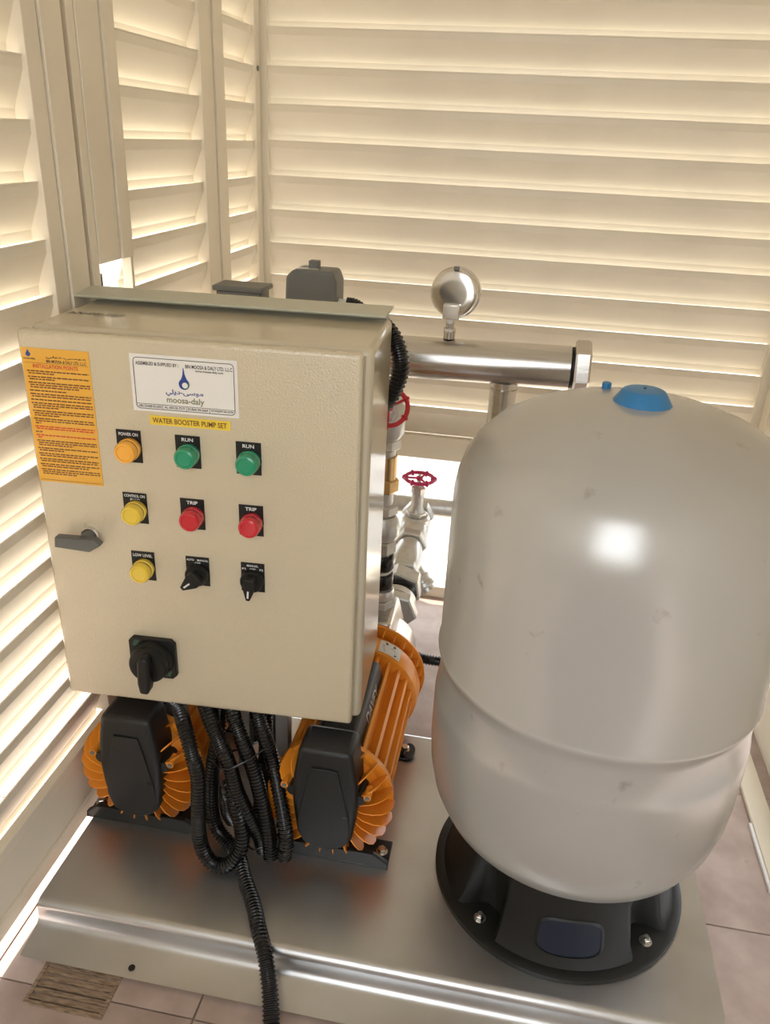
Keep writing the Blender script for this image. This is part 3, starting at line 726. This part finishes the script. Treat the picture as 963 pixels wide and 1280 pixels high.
def riser(px, label):
    t = thing('discharge_riser', label, 'pipe', (px, .515, 0))
    z0 = .262
    g_ = MT['galv']
    MB().cyl(.019, (0, 0, z0), (0, 0, .775), 28).build('riser_pipe', g_, t)
    MB().hexa(.034, (0, 0, .264), (0, 0, .300), .003).lathe([(.029, 0), (.031, .004), (.031, .018), (.029, .022)], (0, 0, .303), (0, 0, 1), 32).build('lower_union', g_, t)
    MB().lathe([(.026, 0), (.028, .003), (.028, .030), (.026, .033)], (0, 0, .330), (0, 0, 1), 28).build('rubber_sleeve', MT['blackgloss'], t)
    MB().lathe([(.024, 0), (.024, .004)], (0, 0, .368), (0, 0, 1), 28).build('white_band', MT['white'], t)
    MB().lathe([(.026, 0), (.028, .003), (.028, .030), (.026, .033)], (0, 0, .376), (0, 0, 1), 28).build('rubber_sleeve', MT['blackgloss'], t)
    MB().hexa(.030, (0, 0, .415), (0, 0, .445), .003).lathe([(.026, 0), (.034, .012), (.036, .028), (.034, .044), (.026, .056)], (0, 0, .448), (0, 0, 1), 32).hexa(.030, (0, 0, .507), (0, 0, .530), .003).build('check_valve', g_, t)
    MB().hexa(.029, (0, 0, .560), (0, 0, .590), .003).lathe([(.023, 0), (.023, .05)], (0, 0, .59), (0, 0, 1), 28).build('upper_union', MT['brass'], t)
    gq = Vector((0, 0, .717)); gu = Vector((.16, -1, .62)).normalized()
    gv = MB().hexa(.029, (0, 0, .655), (0, 0, .678), .003).lathe([(.026, 0), (.034, .012), (.036, .040), (.034, .068), (.026, .080)], (0, 0, .678), (0, 0, 1), 32).hexa(.029, (0, 0, .757), (0, 0, .780), .003).cyl(.020, gq+gu*.01, gq+gu*.045, 20).hexa(.016, gq+gu*.045, gq+gu*.060, .001).cyl(.006, gq+gu*.060, gq+gu*.098, 12).build('gate_valve', g_, t)
    handwheel(gv, gq+gu*.100, gu, .036, MT['red'], 6, .5)
    return t
riser(.450, 'galvanised riser with red handwheel above the right pump, mostly behind the panel')

def suction(px, label, y_end=1.070):
    t = thing('suction_line', label, 'pipe', (px, 0, 0))
    g_ = MT['galv']; A = Vector((0, .572, .198)); B = Vector((0, 1.045, .300)); D = (B-A).normalized()
    def at(s): return A+D*s
    MB().cyl(.022, at(.0), at(.46), 32).build('suction_pipe', g_, t)
    MB().hexa(.058, at(.035), at(.063), .004, ph=.2).lathe([(.040, 0), (.048, .003), (.048, .020), (.040, .026)], at(.063), D, 36).build('union_nut', g_, t)
    MB().lathe([(.044, 0), (.047, .004), (.045, .009), (.047, .013), (.042, .018)], at(.092), D, 36).build('rubber_seal', MT['blackgloss'], t)
    MB().hexa(.057, at(.112), at(.155), .004, ph=.4).hexa(.046, at(.168), at(.190), .003, ph=.1).build('union_body', g_, t)
    # y strainer with its branch pointing down to the right
    S_ = MB().lathe([(.032, 0), (.038, .015), (.039, .045), (.036, .085), (.032, .100)], at(.190), D, 36)
    bdir = Vector((.62, -.30, -.62)).normalized()
    S_.lathe([(.024, 0), (.024, .055), (.028, .057), (.028, .064), (.026, .066), (.026, .075), (.029, .077), (.029, .086), (.021, .090), (.021, .10)], at(.235), bdir, 32)
    S_.build('y_strainer', g_, t)
    # gate valve
    gvp = at(.375)
    gv = MB().hexa(.044, at(.292), at(.318), .003, ph=.1).hexa(.044, at(.420), at(.446), .003, ph=.1).lathe([(.032, 0), (.039, .012), (.039, .09), (.032, .102)], at(.318), D, 32)
    up = Vector((.03, -.02, 1)).normalized()
    gv.lathe([(.036, -.02), (.038, .0), (.038, .030), (.033, .036)], gvp, up, 32).hexa(.028, gvp+up*.036, gvp+up*.048, .002).lathe([(.022, .048), (.017, .062), (.016, .100)], gvp, up, 24).hexa(.019, gvp+up*.100, gvp+up*.118, .001).cyl(.006, gvp+up*.088, gvp+up*.142, 12)
    gvo = gv.build('gate_valve', g_, t)
    handwheel(gvo, gvp+up*.144, up, .038, MT['redglare'], 6, .2)
    return t
suction(.469, 'pale galvanised suction line with glare-tinted red handwheel between the panel and the tank')
sm_ = thing('suction_manifold', 'horizontal pale steel suction pipe low behind the valves by the back opening', 'pipe', (0, 1.100, .268))
MB().lathe([(.026, 0), (.029, .002), (.029, 1.098), (.026, 1.10)], (.06, 0, 0), (1, 0, 0), 40).build('manifold_pipe', MT['galv'], sm_)
MB().cyl(.022, (.469, -.065, -.003), (.469, -.020, 0), 28).build('manifold_branch', MT['galv'], sm_)
for x in (.15, 1.05):
    MB().box(x-.02, x+.02, -.015, .015, -.2315, -.026).build('pipe_support', MT['galv'], sm_)
